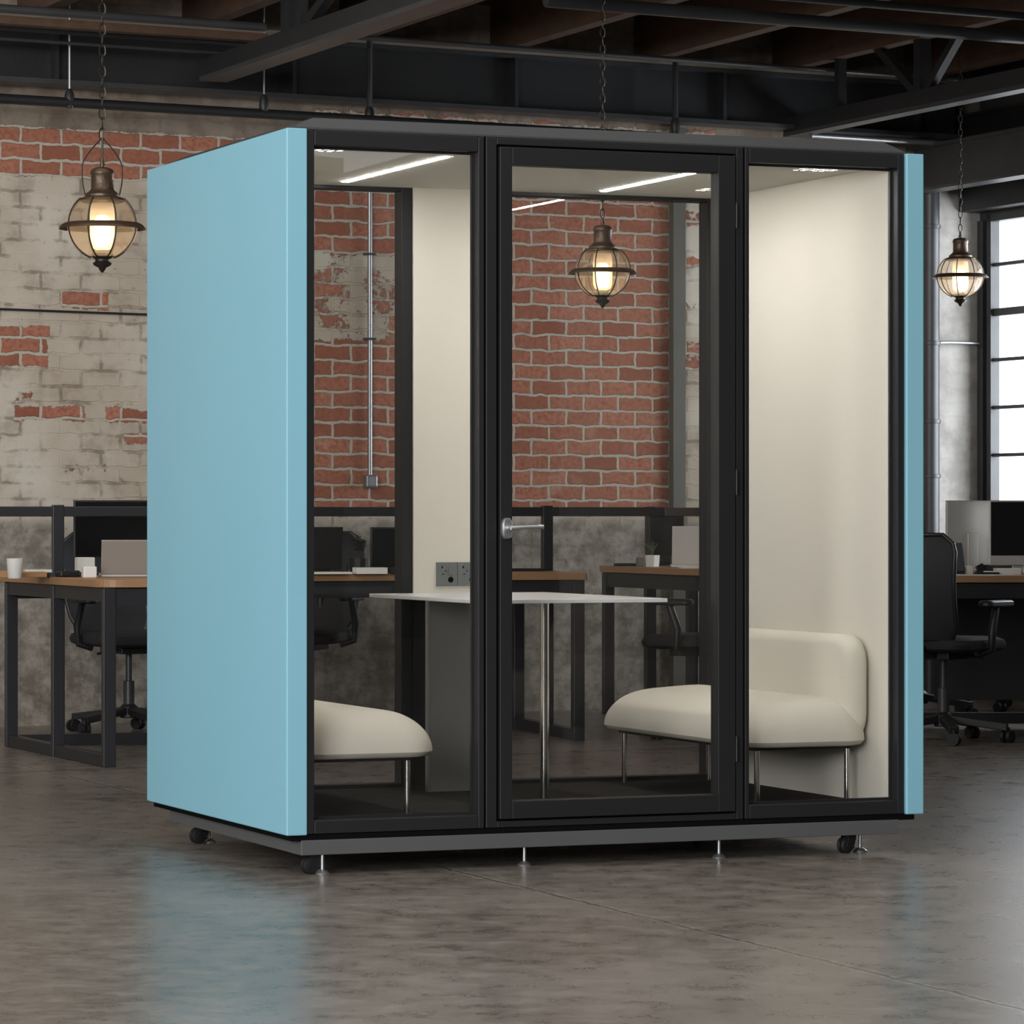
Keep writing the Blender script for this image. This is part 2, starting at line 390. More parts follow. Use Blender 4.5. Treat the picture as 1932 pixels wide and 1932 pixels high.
# beam above the window heads, and steel angle in the window jamb
def room_local(o): o.location = CORNER; o.rotation_euler = (0, 0, DANG); return o
o = MB().box(.02, 20, -.16, -.002, 2.90, 3.04).build('window_lintel', steel_dark, bevel=.004); room_local(o); tag(o, 'dark steel lintel box running above the tall windows', 'lintel')
def ibeam(x0, x1, y, z0, z1, wf=.14, tf=.018, tw=.02):
    m = MB(); m.box(x0, x1, y-wf/2, y+wf/2, z0, z0+tf); m.box(x0, x1, y-wf/2, y+wf/2, z1-tf, z1); m.box(x0, x1, y-tw/2, y+tw/2, z0+tf, z1-tf); return m
o = ibeam(.1, 20, -.50, 2.99, 3.26, .13).build('steel_beam', steel_mid); room_local(o); tag(o, 'steel I-beam running towards the windows above the right pendant lamp', 'beam')
o = ibeam(.1, 20, -.25, 3.16, 3.45, .1).build('steel_beam', steel_dark); room_local(o); tag(o, 'dark steel beam close against the window wall under the ceiling', 'beam')

# ------------------------------------------------------------------ ceiling structure along the back wall
def wall_obj(mb, name, m, label=None, cat=None, group=None, **k):
    o = mb.build(name, m, **k); o.location = WP; o.rotation_euler = (0, 0, WANG)
    if label: tag(o, label, cat, group)
    return o
# wall-local: x along, y = -n
g = thing('wall_girder', 'deep black riveted steel girder running along the top of the brick wall', 'girder', WP, WANG)
MB().box(-6, 5.9, -.20, -.18, 3.33, 3.60).build('web_plate', steel_dark, g)
MB().box(-6, 5.9, -.27, -.11, 3.305, 3.33).build('bottom_flange', steel_mid, g)
MB().box(-6, 5.9, -.27, -.11, 3.60, 3.62).build('top_flange', steel_mid, g)
for k in range(9):
    MB().box(-5.2+k*1.35, -5.19+k*1.35+.012, -.262, -.20, 3.33, 3.60).build('stiffener', steel_dark, g)
o = wall_obj(MB().box(-6, 5.9, -.29, -.05, 3.623, 3.655), 'wall_plate', timber_grey, 'grey timber plate lying on top of the wall girder', 'plank')
# joists
px_j = [(-.133), (.763), (1.58), (2.36)]
JD = -DD
ORD = ['first', 'second', 'third', 'fourth', 'fifth', 'sixth', 'seventh', 'eighth', 'ninth', 'tenth', 'eleventh', 'twelfth', 'thirteenth', 'fourteenth']
for k, tt in enumerate([-7+.93*i for i in range(14)]):
    # t along the wall of each joist end
    t = 2.92+ (k-8)*.93
    if t > 6 or t < t_of(-120): continue
    nj = 12-k
    p = wl(t, .02, 0); q = p+DD*16
    m = MB(); m.bar((p.x, p.y, 3.785), (q.x, q.y, 3.785), .085, .262)
    o = m.build('ceiling_joist', timber)
    tag(o, 'brown timber joist under the dark ceiling deck, %s from the window corner' % ORD[nj-1], 'joist', 'timber joists under the ceiling')
# trusses towards the camera
def truss(name, label, start, zb, zt, L, w):
    t = thing(name, label, 'truss', (start.x, start.y, 0), DANG)
    MB().box(0, L, -w/2, w/2, zb, zb+.022).build('bottom_flange', steel_mid, t)
    MB().box(0, L, -w/2, w/2-.0, zb+.022, zb+.11).build('bottom_chord', steel_dark, t, bevel=.003)
    MB().box(0, L, -w/2, w/2, zt-.07, zt).build('top_chord', steel_mid, t, bevel=.003)
    return t
s1 = at(402, 152, 19.15)
t1 = truss('roof_truss', 'black steel roof truss crossing above the left of the glass booth', s1, 3.35, 3.86, 15, .15)
for xx in (1.15, 1.32, 3.6, 5.9, 8.2): MB().box(xx-.03, xx+.03, -.03, .03, 3.46, 3.79).build('truss_post', steel_dark, t1)
for xx in (1.4, 3.7, 6.0): MB().bar((xx, 0, 3.46), (xx+.9, 0, 3.79), .05).build('truss_brace', steel_dark, t1)
s2 = at(1492, 256, 21.2)
t2 = truss('roof_truss', 'black steel roof truss above the right of the booth with V braces', s2, 3.27, 3.75, 17, .10)
def s_at(px):  # distance along truss 2 seen at a pixel column
    k = (px-CX)/F; return (k*s2.y-s2.x)/(DD.x-k*DD.y)
for px, ww in ((1493, .045), (1586, .05), (1740, .07)):
    s_ = max(s_at(px), .03); MB().box(s_-ww/2, s_+ww/2, -ww/2, ww/2, 3.37, 3.69 if px < 1700 else 3.69).build('truss_post', steel_dark, t2)
sa, sb, sc = s_at(1650), s_at(1732), s_at(1826)
MB().bar((sa, 0, 3.70), (sb, 0, 3.37), .045).build('truss_brace', steel_dark, t2)
MB().bar((sc, 0, 3.70), (s_at(1750), 0, 3.37), .045).build('truss_brace', steel_dark, t2)
for k in range(1, 4): MB().box(s_at(1740)+k*2.2-.03, s_at(1740)+k*2.2+.03, -.03, .03, 3.37, 3.69).build('truss_post', steel_dark, t2)
# pipes parallel to the wall
def wpipe(name, t0, t1, n, z, r, mt, label, cat='pipe', group=None):
    o = MB().tube([(t0, -n, z), (t1, -n, z)], r, 14).build(name, mt, smooth=True); o.location = WP; o.rotation_euler = (0, 0, WANG); tag(o, label, cat, group); return o
wpipe('sprinkler_pipe', -6, t_of(1515, .42), .42, 3.195, .026, steel_dark, 'black pipe along the brick wall just under the girder')
wpipe('gas_pipe', t_of(1530, .36), 6.0, .36, 3.262, .016, galv, 'thin grey pipe under the girder between truss end and window corner')
wpipe('ceiling_pipe', t_of(1030, 2.6), 12, 2.6, wz(1500, 38, 2.6), .032, steel_mid, 'thick dark pipe crossing under the joists at the top right')
wpipe('ceiling_pipe', t_of(1360, 3.2), 12, 3.2, wz(1700, 12, 3.2), .02, steel_dark, 'thinner dark pipe beside the thick one at the top right')
wpipe('electrical_conduit', t_of(640, .7), 6.1, .7, wz(1000, 93, .7), .014, steel_mid, 'long grey conduit strung above the girder behind the booth', 'conduit')
wpipe('electrical_conduit', -6, t_of(480, .5), .5, wz(200, 66, .5), .012, steel_mid, 'upper of two thin conduits by the wall girder at top left', 'conduit')
wpipe('electrical_conduit', -6, t_of(480, .5), .5, wz(200, 86, .5), .009, steel_mid, 'lower of two thin conduits by the wall girder at top left', 'conduit')
wpipe('ceiling_pipe', -6, t_of(500, 1.0), 1.0, wz(200, 30, 1.0), .022, steel_mid, 'grey pipe highest up at the top left of the room')
o = wall_obj(MB().box(-6, t_of(500, .9), -.94, -.86, wz(200, 52, .9)-.02, wz(200, 52, .9)+.02), 'timber_batten', timber, 'brown timber batten beneath the highest pipe at top left', 'batten')
def rod(px, py, n, r, mt, label, clamp=True):
    t = t_of(px, n); z = wz(px, py, n)
    h = thing('pipe_hanger', label, 'hanger', wl(t, n, 0), WANG, 'threaded hanger rods')
    del h['group']
    MB().tube([(0, 0, z), (0, 0, CZ-.002)], r, 8).build('rod', mt, h, smooth=True)
    if clamp: MB().lathe([(.0, -.055), (.02, -.05), (.026, -.02), (.024, .02), (.012, .045), (.0, .05)], 14, 0, 0, z).build('clamp', steel_dark, h, smooth=True)
rod(131, 185, .42, .006, galv, 'thin white hanger rod left of the chain lamp holding the black pipe')
rod(498, 195, .42, .005, galv, 'short pale hanger rod above the left end of the booth')
rod(697, 215, .36, .016, steel_dark, 'dark vertical hanger above the left bay of the booth')
rod(1274, 235, .36, .016, steel_dark, 'dark vertical hanger right of the chain above the booth door')
# conduit with junction box on the brick, seen through the booth
c = thing('wall_conduit', 'grey vertical conduit with a switch box on the red brick behind the booth', 'conduit', WP, WANG)
tx = t_of(697, .02)
MB().tube([(tx, -.025, wz(697, 898, .02)), (tx, -.025, 3.28)], .013, 12).build('pipe', galv, c, smooth=True)
MB().box(tx-.035, tx+.035, -.06, 0, wz(697, 921, .02), wz(697, 896, .02)).build('switch_box', galv, c, bevel=.012, seg=3)
for py in (640, 480): MB().box(tx-.03, tx+.03, -.04, 0, wz(697, py, 0)-.006, wz(697, py, 0)+.006).build('pipe_clip', steel_mid, c)
# cable along the left part of the wall
o = MB().tube([(-6+.5*i, -.012, wz(40, 586, 0)+.004*math.sin(i*1.7)) for i in range(15)], .006, 8).build('wall_cable', steel_dark, smooth=True); o.location = WP; o.rotation_euler = (0, 0, WANG)
tag(o, 'thin dark cable running level along the whitewashed brick at left', 'cable')
# dark pilaster strip and the big down pipe by the window corner
ta, tb = t_of(1262), t_of(1285)
o = wall_obj(MB().box(ta, tb, -.05, 0, 0, 3.3), 'wall_pilaster', mat('grey_render', rgb(92, 90, 84), .85, noise=.2, nscale=5), 'narrow grey vertical strip where bare brick meets whitewash behind the booth door', 'pilaster')
dp = thing('down_pipe', 'big dark vertical pipe beside the whitewashed pier near the window', 'pipe', wl(t_of(1756, .1), .1, 0), WANG)
MB().tube([(0, 0, 0), (0, 0, 3.30)], .052, 24).build('pipe', steel_mid, dp, smooth=True)
for py in (300, 428, 648, 795, 898): MB().lathe([(.052, -.012), (.060, -.01), (.060, .01), (.052, .012)], 24, 0, 0, wz(1756, py, .1)).build('pipe_collar', steel_mid, dp, smooth=True)
o = MB().tube([(t_of(1772, .1), -.06, wz(1800, 648, .05)), (t_of(1790, .05), -.05, wz(1800, 646, .05)), (t_of(1848, .05), -.05, wz(1848, 648, .05))], .010, 10).build('wall_conduit', galv, smooth=True); o.location = WP; o.rotation_euler = (0, 0, WANG)
tag(o, 'short level grey conduit from the big pipe across the whitewashed pier', 'conduit')
o = MB().box(.015, .075, -.03, -.004, 0, 2.85).build('corner_angle', steel_mid, bevel=.004); room_local(o); tag(o, 'dark steel angle post in the corner beside the tall window', 'post')

# ------------------------------------------------------------------ glass meeting booth
BW, BD = 2.187, 1.488
ZB, ZTP = .122, 2.272
BO = Vector((-.6834, 11.160, 0)); BANG = math.atan2(.3772, .9262)
pod = thing('meeting_booth', 'large glass meeting booth with light blue side panels and black frame', 'booth', BO, BANG)
def P(mb, name, m, parent=pod, **k): return mb.build(name, m, parent, **k)
part_label(P(MB().box(0, .066, 0, BD, ZB, ZTP), 'side_panel', blue, bevel=.004, seg=3), 'light blue left side panel')
part_label(P(MB().box(2.124, BW, 0, BD, ZB, ZTP), 'side_panel', blue, bevel=.004, seg=3), 'light blue right side panel')
# lining
P(MB().box(.066, .09, .07, BD-.09, .15, 2.235), 'side_lining', cream_wall)
P(MB().box(2.092, 2.124, .07, BD-.09, .15, 2.235), 'side_lining', cream_wall)
P(MB().box(.066, 2.124, .07, BD-.05, ZB, .15), 'booth_floor', pod_floor)
P(MB().box(.066, 2.124, .07, BD-.05, 2.235, 2.268), 'booth_ceiling', pod_ceil)
# roof cap (bevelled slab)
m = MB()
m.loft([[(.03, .02, ZTP), (2.13, .02, ZTP), (2.13, BD-.04, ZTP), (.03, BD-.04, ZTP)],
        [(.03, .02, ZTP+.006), (2.13, .02, ZTP+.006), (2.13, BD-.04, ZTP+.006), (.03, BD-.04, ZTP+.006)],
        [(.10, .045, ZTP+.038), (2.062, .045, ZTP+.038), (2.062, BD-.13, ZTP+.038), (.10, BD-.13, ZTP+.038)]])
P(m, 'roof_cap', cap_grey)
# base
P(MB().box(.02, 2.158, .012, 1.474, .104, .122), 'base_gasket', gap_black)
P(MB().box(.05, 2.10, .01, 1.386, .060, .106), 'plinth', plinth_grey, bevel=.002)
# front frame: bars with grooves between the three modules
def rect_frame(u0, u1, z0, z1, a0, a1, b0, b1, y0, y1, m=None):
    m = m or MB()
    m.box(u0, a0, y0, y1, z0, z1); m.box(a1, u1, y0, y1, z0, z1); m.box(a0, a1, y0, y1, z0, b0); m.box(a0, a1, y0, y1, b1, z1); return m
fd = .085
fl = P(rect_frame(.070, .650, ZB+.002, 2.270, .093, .630, .165, 2.223, .012, fd), 'front_frame', frame_black, bevel=.0025)
fr_ = P(rect_frame(1.547, 2.120, ZB+.002, 2.270, 1.562, 2.097, .168, 2.224, .012, fd), 'front_frame', frame_black, bevel=.0025)
fm = P(rect_frame(.656, 1.541, ZB+.002, 2.270, .692, 1.516, .144, 2.248, .012, fd), 'door_frame', frame_black, bevel=.0025)
P(MB().box(.650, .656, .03, fd, ZB, 2.27), 'frame_seal', gap_black); P(MB().box(1.541, 1.547, .03, fd, ZB, 2.27), 'frame_seal', gap_black)
P(MB().box(.0665, .0695, .02, fd, ZB, 2.27), 'frame_seal', gap_black); P(MB().box(2.1205, 2.1235, .02, fd, ZB, 2.27), 'frame_seal', gap_black)
# inner stop lips around the side panes
P(rect_frame(.093, .630, .165, 2.223, .099, .622, .174, 2.216, .050, .060), 'glazing_bead', door_black)
P(rect_frame(1.562, 2.097, .168, 2.224, 1.568, 2.089, .176, 2.217, .050, .060), 'glazing_bead', door_black)
P(MB().box(.094, .629, .062, .070, .168, 2.221), 'glass_pane', pane_m)
P(MB().box(1.563, 2.096, .062, .070, .170, 2.222), 'glass_pane', pane_m)
# door
door = P(rect_frame(.699, 1.509, .151, 2.241, .740, 1.448, .206, 2.186, .002, .060), 'door', door_black, bevel=.002)
P(rect_frame(.6935, 1.5145, .1455, 2.2465, .699, 1.509, .151, 2.241, .03, .05), 'door_seal', gap_black)
MB().box(.738, 1.450, .036, .044, .204, 2.188).build('glass_pane', pane_m, door)
# handle: oval rose and lever
hp = MB(); ring = []
def oval(cx, cz, a, b, y, n=32):
    out = []
    for k in range(n):
        t = 2*PI*k/n; c_, s_ = math.cos(t), math.sin(t)
        out.append((cx+a*math.copysign(abs(c_)**.75, c_), y, cz+b*math.copysign(abs(s_)**.75, s_)))
    return out
hp.loft([oval(.720, 1.054, .018, .034, .002), oval(.720, 1.054, .018, .034, -.006), oval(.720, 1.054, .014, .030, -.011)])
part_label(hp.build('handle_rose', satin, door, smooth=True), 'brushed steel oval door rose')
lv = MB(); lv.tube([(.724, -.008, 1.056), (.724, -.040, 1.056)], .0085, 16)
lv.tube([(.719, -.040, 1.056), (.735, -.044, 1.0565), (.765, -.046, 1.058), (.825, -.044, 1.059)], [.008, .0075, .0062, .0068], 16)
part_label(lv.build('door_handle', satin, door, smooth=True), 'brushed steel lever handle')
# hinges
for z in (.35, 1.2, 2.05): MB().tube([(1.512, .0, z-.04), (1.512, .0, z+.04)], .004, 10).build('door_hinge', door_black, door, smooth=True)
# rear: three bays, centre closed by a cream wall
ry0, ry1 = 1.400, 1.470
P(rect_frame(.066, .935, ZB+.002, 2.270, .09, .893, .163, 2.222, ry0, ry1), 'rear_frame', frame_black, bevel=.002)
P(rect_frame(1.250, 2.124, ZB+.002, 2.270, 1.292, 2.066, .163, 2.222, ry0, ry1), 'rear_frame', frame_black, bevel=.002)
P(MB().box(.088, .895, 1.45, 1.458, .16, 2.225), 'glass_pane', pane_m)
P(MB().box(1.29, 2.068, 1.45, 1.458, .16, 2.225), 'glass_pane', pane_m)
P(MB().box(.935, 1.250, 1.392, 1.470, .80, 2.268), 'rear_wall', cream_wall)
P(MB().box(.935, 1.250, 1.392, 1.470, ZB, .80), 'rear_lower_panel', frame_black)
# sockets
for k in (0, 1):
    u0 = 1.018+k*.079
    so = P(MB().box(u0, u0+.077, 1.383, 1.392, .848, .931), 'socket_plate', socket_grey, bevel=.0015)
    for (a, b, w_, h_) in ((.018, .062, .004, .008), (.020, .040, .007, .003), (.032, .050, .003, .005)):
        MB().box(u0+a, u0+a+w_, 1.3815, 1.384, .848+b, .848+b+h_).build('socket_slot', gap_black, so)
    MB().box(u0+.043, u0+.057, 1.380, 1.384, .848+.040, .848+.066).build('rocker_switch', socket_grey, so)
    MB().lathe([(.010, 0), (.010, .001)], 20).build('switch_ring', gap_black, so).matrix_local = Matrix.Translation((u0+.052, 1.3825, .848+.022)) @ Matrix.Rotation(PI/2, 4, 'X')
# led strips and vents in the ceiling
for u in (.636, 1.598):
    P(MB().box(u-.011, u+.011, .30, 1.262, 2.2325, 2.2352), 'light_strip', led)
rnd = random.Random(3)
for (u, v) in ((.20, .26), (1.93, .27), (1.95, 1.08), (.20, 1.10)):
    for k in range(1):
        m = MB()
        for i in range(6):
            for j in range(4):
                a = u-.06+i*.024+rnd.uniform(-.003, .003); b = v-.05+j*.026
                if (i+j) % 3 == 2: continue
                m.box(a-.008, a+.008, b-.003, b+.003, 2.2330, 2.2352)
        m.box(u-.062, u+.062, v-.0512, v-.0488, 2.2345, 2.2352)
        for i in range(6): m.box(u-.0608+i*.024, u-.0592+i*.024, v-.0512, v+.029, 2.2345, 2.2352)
        part_label(P(m, 'ceiling_vent', vent_glow), 'small ventilation slots, glints added as glow')
# castors and levelling feet
def caster(u, v, ang):
    M = Matrix.Translation((u, v, 0)) @ Matrix.Rotation(ang, 4, 'Z')
    m = MB(); m.box(-.020, .020, -.016, .016, .050, .060, M); 
    for s in (-1, 1):
        pts = [(-.030, .022), (-.018, .050), (.018, .052), (.006, .018)]
        vs = [M @ Vector((x, s*.016+e*.002, z)) for e in (-1, 1) for x, z in pts]
        m.add(vs, [(0,1,2,3), (7,6,5,4), (0,4,5,1), (1,5,6,2), (2,6,7,3), (3,7,4,0)])
    c_ = m.build('caster', rubber, pod)
    for s in (-1, 1):
        wm = MB().lathe([(0, -.0075), (.018, -.0075), (.0255, -.005), (.027, 0), (.0255, .005), (.018, .0075), (0, .0075)], 28)
        wo = wm.build('wheel', rubber, c_, smooth=True); wo.matrix_local = M @ Matrix.Translation((-.018, s*.0085, .027)) @ Matrix.Rotation(PI/2, 4, 'X')
    lv_ = MB(); lv_.box(-.004, .022, -.012, .012, .004, .010, M @ Matrix.Rotation(-.35, 4, 'Y')); lv_.build('brake_lever', satin, c_)
    return c_
for u, v, a in ((.105, .045, .25), (.098, 1.17, .3), (1.935, .045, .4), (1.96, 1.25, 1.0)): caster(u, v, a)
def foot(u, v):
    m = MB(); m.lathe([(.0, 0), (.022, 0), (.023, .004), (.014, .011), (.006, .014), (.0055, .060), (0, .060)], 24, u, v, 0)
    m.build('levelling_foot', satin, pod, smooth=True)
for u, v in ((.125, .03), (.80, .05), (1.473, .05), (1.06, 1.30), (.128, 1.19), (1.99, .07)): foot(u, v)

# ------------------------------------------------------------------ furniture inside the booth
def L(u, v, z): return BO+Vector((.9262*u-.3772*v, .3772*u+.9262*v, z))
tb = thing('meeting_table', 'thin white table between the two benches inside the booth', 'table', L(1.10, .9, .15), BANG)
zt = .824-.15
MB().box(-.33, .33, -.55, .49, zt-.013, zt).build('tabletop', white_lam, tb, bevel=.002)
MB().tube([(.025, -.235, 0), (.025, -.235, zt-.013)], .0155, 24).build('leg', chrome, tb, smooth=True)
MB().lathe([(.0, 0), (.028, 0), (.028, .004), (0, .004)], 24, .025, -.235, 0)
part_label(MB().box(-.20, .055, .25, .268, 0, zt-.013).build('support_panel', panel_grey, tb, bevel=.001), 'grey upright support panel')
part_label(MB().box(-.206, -.2, .246, .270, 0, zt-.013).build('panel_edge', satin, tb), 'bright metal panel edge')

def rrect(cx, cy, hx, hy, r, n=8):
    out = []
    r = min(r, hx*.98, hy*.98)
    for qx, qy, a0 in ((1, 1, 0), (-1, 1, PI/2), (-1, -1, PI), (1, -1, 3*PI/2)):
        for k in range(n+1):
            a = a0+PI/2*k/n; out.append((cx+qx*(hx-r)+r*math.cos(a), cy+qy*(hy-r)+r*math.sin(a)))
    return out
def bench(side, label):
    # local x: 0 at the side wall, growing towards the table; y along the bench
    b = thing('bench_seat', label, 'bench', L(.095 if side < 0 else 2.085, .765, .15), BANG, None)
    sx = 1 if side < 0 else -1
    W, Ln = .465, 1.24
    hz0, h = .188, .145
    def zslope(x): return h*(.90+.22*(1-x/W)-.10)
    rings = []
    N = 14
    rings.append([(sx*p[0], p[1], hz0) for p in rrect(W/2, 0, W/2-.03, Ln/2-.03, .08)])
    rings.append([(sx*p[0], p[1], hz0+.004) for p in rrect(W/2, 0, W/2-.012, Ln/2-.012, .09)])
    for i in range(N+1):
        a = PI/2*i/N
        ins = .135*(1-math.cos(a)); hh = math.sin(a)
        rg = []
        for p in rrect(W/2, 0, W/2-ins, Ln/2-ins*.9, max(.10-ins*.3, .03)):
            rg.append((sx*p[0], p[1], hz0+.018+hh*zslope(p[0])))
        rings.append(rg)
    last = rings[-1]
    c = (sum(p[0] for p in last)/len(last), 0)
    for k in (.66, .33): rings.append([(c[0]+(p[0]-c[0])*k, p[1]*k, hz0+.018+zslope((c[0]+(p[0]-c[0])*k)*sx)+.006*(1-k)) for p in last])
    MB().loft(rings).build('seat', uphol, b, smooth=True)
    # backrest pad, rounded
    bt, z0, z1 = (.085 if side > 0 else .05), .20, .552
    rings = []
    hy, hzz, cz = .455, (z1-z0)/2, (z0+z1)/2
    M_ = 9
    for i in range(M_+1):
        a = -PI/2+PI*i/M_
        ins = .035*(1-math.cos(a)); xx = bt/2+math.sin(a)*bt/2+.004
        rings.append([(sx*xx, p[0], p[1]) for p in rrect(-.14, cz, hy-ins, hzz-ins, .075)])
    MB().loft(rings).build('backrest', uphol, b, smooth=True)
    for x in (.055, .385):
        for y in (-.525, .545):
            MB().tube([(sx*x, y, 0), (sx*x, y, hz0+.002)], .0095, 16).build('leg', chrome, b, smooth=True)
    MB().box(min(sx*.05, sx*.40), max(sx*.05, sx*.40), -.54, .56, hz0-.012, hz0-.001).build('seat_frame', door_black, b)
    return b
bench(1, 'cream upholstered bench with low back against the right wall of the booth')
bench(-1, 'cream upholstered bench at the left wall of the booth, half hidden by blue panel')

# ------------------------------------------------------------------ pendant lamps
def lamp(px, py, Y, s, label, bail):
    p = at(px, py, Y)
    l = thing('pendant_lamp', label, 'lamp', (p.x, p.y, p.z), .3, 'industrial globe pendant lamps')
    del l['group']
    R = .124*s
    def sc(pr): return [(r*s, z*s) for r, z in pr]
    # cap
    MB().lathe(sc([(0, .205), (.018, .204), (.036, .198), (.043, .186), (.042, .180), (.040, .176), (.040, .128), (.044, .122), (.056, .112), (.062, .108), (.062, .100), (.080, .094), (.082, .088), (.074, .082), (.07, .08), (0, .08)]), 40).build('lamp_cap', bronze, l, smooth=True)
    # globe (outer glass), slightly flattened
    gp = []
    for i in range(25):
        a = math.radians(52-(52+69)*i/24.0)
        gp.append((R*math.cos(a) if True else 0, R*.98*math.sin(a)-.002))
    m = MB(); n = 40; vs = []; fs = []
    for r, z in gp:
        for k in range(n): vs.append((r*math.cos(2*PI*k/n), r*math.sin(2*PI*k/n), z*.97))
    for i in range(len(gp)-1):
        for k in range(n): fs.append((i*n+k, i*n+(k+1) % n, (i+1)*n+(k+1) % n, (i+1)*n+k))
    m.add(vs, fs); part_label(m.build('glass_globe', amber, l, smooth=True), 'amber tinted glass globe')
    # bulb cylinder
    MB().lathe(sc([(0, -.078), (.016, -.077), (.026, -.068), (.029, -.050), (.029, .010), (.024, .026), (.016, .034), (0, .035)]), 24).build('bulb', inner_gl, l, smooth=True)
    ch = MB(); vs = []; fs = []; pr = sc([(.020, -.088), (.036, -.080), (.043, -.060), (.044, .040), (.040, .078)])
    for r, z in pr:
        for k in range(28): vs.append((r*math.cos(2*PI*k/28), r*math.sin(2*PI*k/28), z))
    for i in range(len(pr)-1):
        for k in range(28): fs.append((i*28+k, i*28+(k+1) % 28, (i+1)*28+(k+1) % 28, (i+1)*28+k))
    ch.add(vs, fs); ch.build('glass_chimney', chimney_gl, l, smooth=True)
    MB().lathe(sc([(0, .055), (.018, .055), (.02, .06), (.02, .085), (0, .085)]), 20).build('bulb_socket', bronze, l, smooth=True)
    # cage ribs
    for k in range(8):
        a = 2*PI*k/8+.2; pts = []
        for i in range(15):
            t = math.radians(50-(50+70)*i/14.0); pts.append(((R+.004*s)*math.cos(t)*math.cos(a), (R+.004*s)*math.cos(t)*math.sin(a), (R+.004*s)*.95*math.sin(t)))
        MB().tube(pts, .0028*s, 6).build('cage_rib', iron, l, smooth=True)
    # flared guard ring
    MB().lathe(sc([(.127, .006), (.130, .008), (.142, .002), (.152, -.010), (.153, -.014), (.149, -.013), (.140, -.003), (.127, .000), (.127, .006)]), 48).build('guard_ring', bronze, l, smooth=True)
    # finial
    MB().lathe(sc([(0, -.098), (.040, -.100), (.042, -.108), (.036, -.114), (.026, -.120), (.025, -.128), (.034, -.134), (.030, -.142), (.014, -.150), (.010, -.158), (.004, -.166), (0, -.168)]), 24).build('finial', iron, l, smooth=True)
    zc = .205*s
    MB().lathe(sc([(0, .204), (.008, .205), (.010, .215), (.006, .225), (.007, .235), (0, .238)]), 14).build('hook', bronze, l, smooth=True)
    if bail:
        for sg in (-1, 1):
            pts = []
            for i in range(15):
                t = i/14.0
                xx = .062+ .010*math.sin(PI*min(t*1.4, 1)) if t < .5 else .072-.066*((t-.5)/.5)**1.5
                pts.append((sg*xx*s, 0, (.108+.195*t)*s))
            MB().tube(pts, .0025*s, 7).build('bail', iron, l, smooth=True)
        MB().tube([(0, 0, .235*s), (0, 0, .31*s)], .004*s, 8).build('hook_rod', iron, l, smooth=True)
        z = .300*s
    else: z = .235*s
    m = MB(); k = 0; top = CZ-p.z-.02
    ll, lw_, wr = .044*s, .011*s, .0026*s
    while z < top:
        pts = []
        for i in range(12):
            a = 2*PI*i/12; aa = lw_*math.cos(a); bb = (ll/2)*math.sin(a)
            pts.append((aa if k % 2 == 0 else aa*.25, 0 if k % 2 == 0 else aa*.97, z+ll/2+bb))
        m.tube(pts, wr, 5, closed=True); z += ll*.84; k += 1
    m.tube([(0, 0, z-ll*.4), (0, 0, CZ-p.z+.0)], .004*s, 6)
    m.build('chain', iron, l, smooth=True)
    return l, p
lamps = [lamp(193, 425, 13.0, 1.0, 'lit caged globe lamp hanging left of the booth with a wire handle', True),
         lamp(1137, 511, 16.5, 1.0, 'lit caged globe lamp seen through the glass door of the booth', False),
         lamp(1812, 520, 19.9, 1.0, 'lit caged globe lamp hanging in front of the pier by the window', False)]
for (l, p) in lamps:
    d = bpy.data.lights.new('bulb_light', 'POINT'); d.energy = 15; d.color = (1, .72, .42); d.shadow_soft_size = .03
    o = bpy.data.objects.new('bulb_light', d); C.objects.link(o); o.parent = l; o.location = (0, 0, -.01)

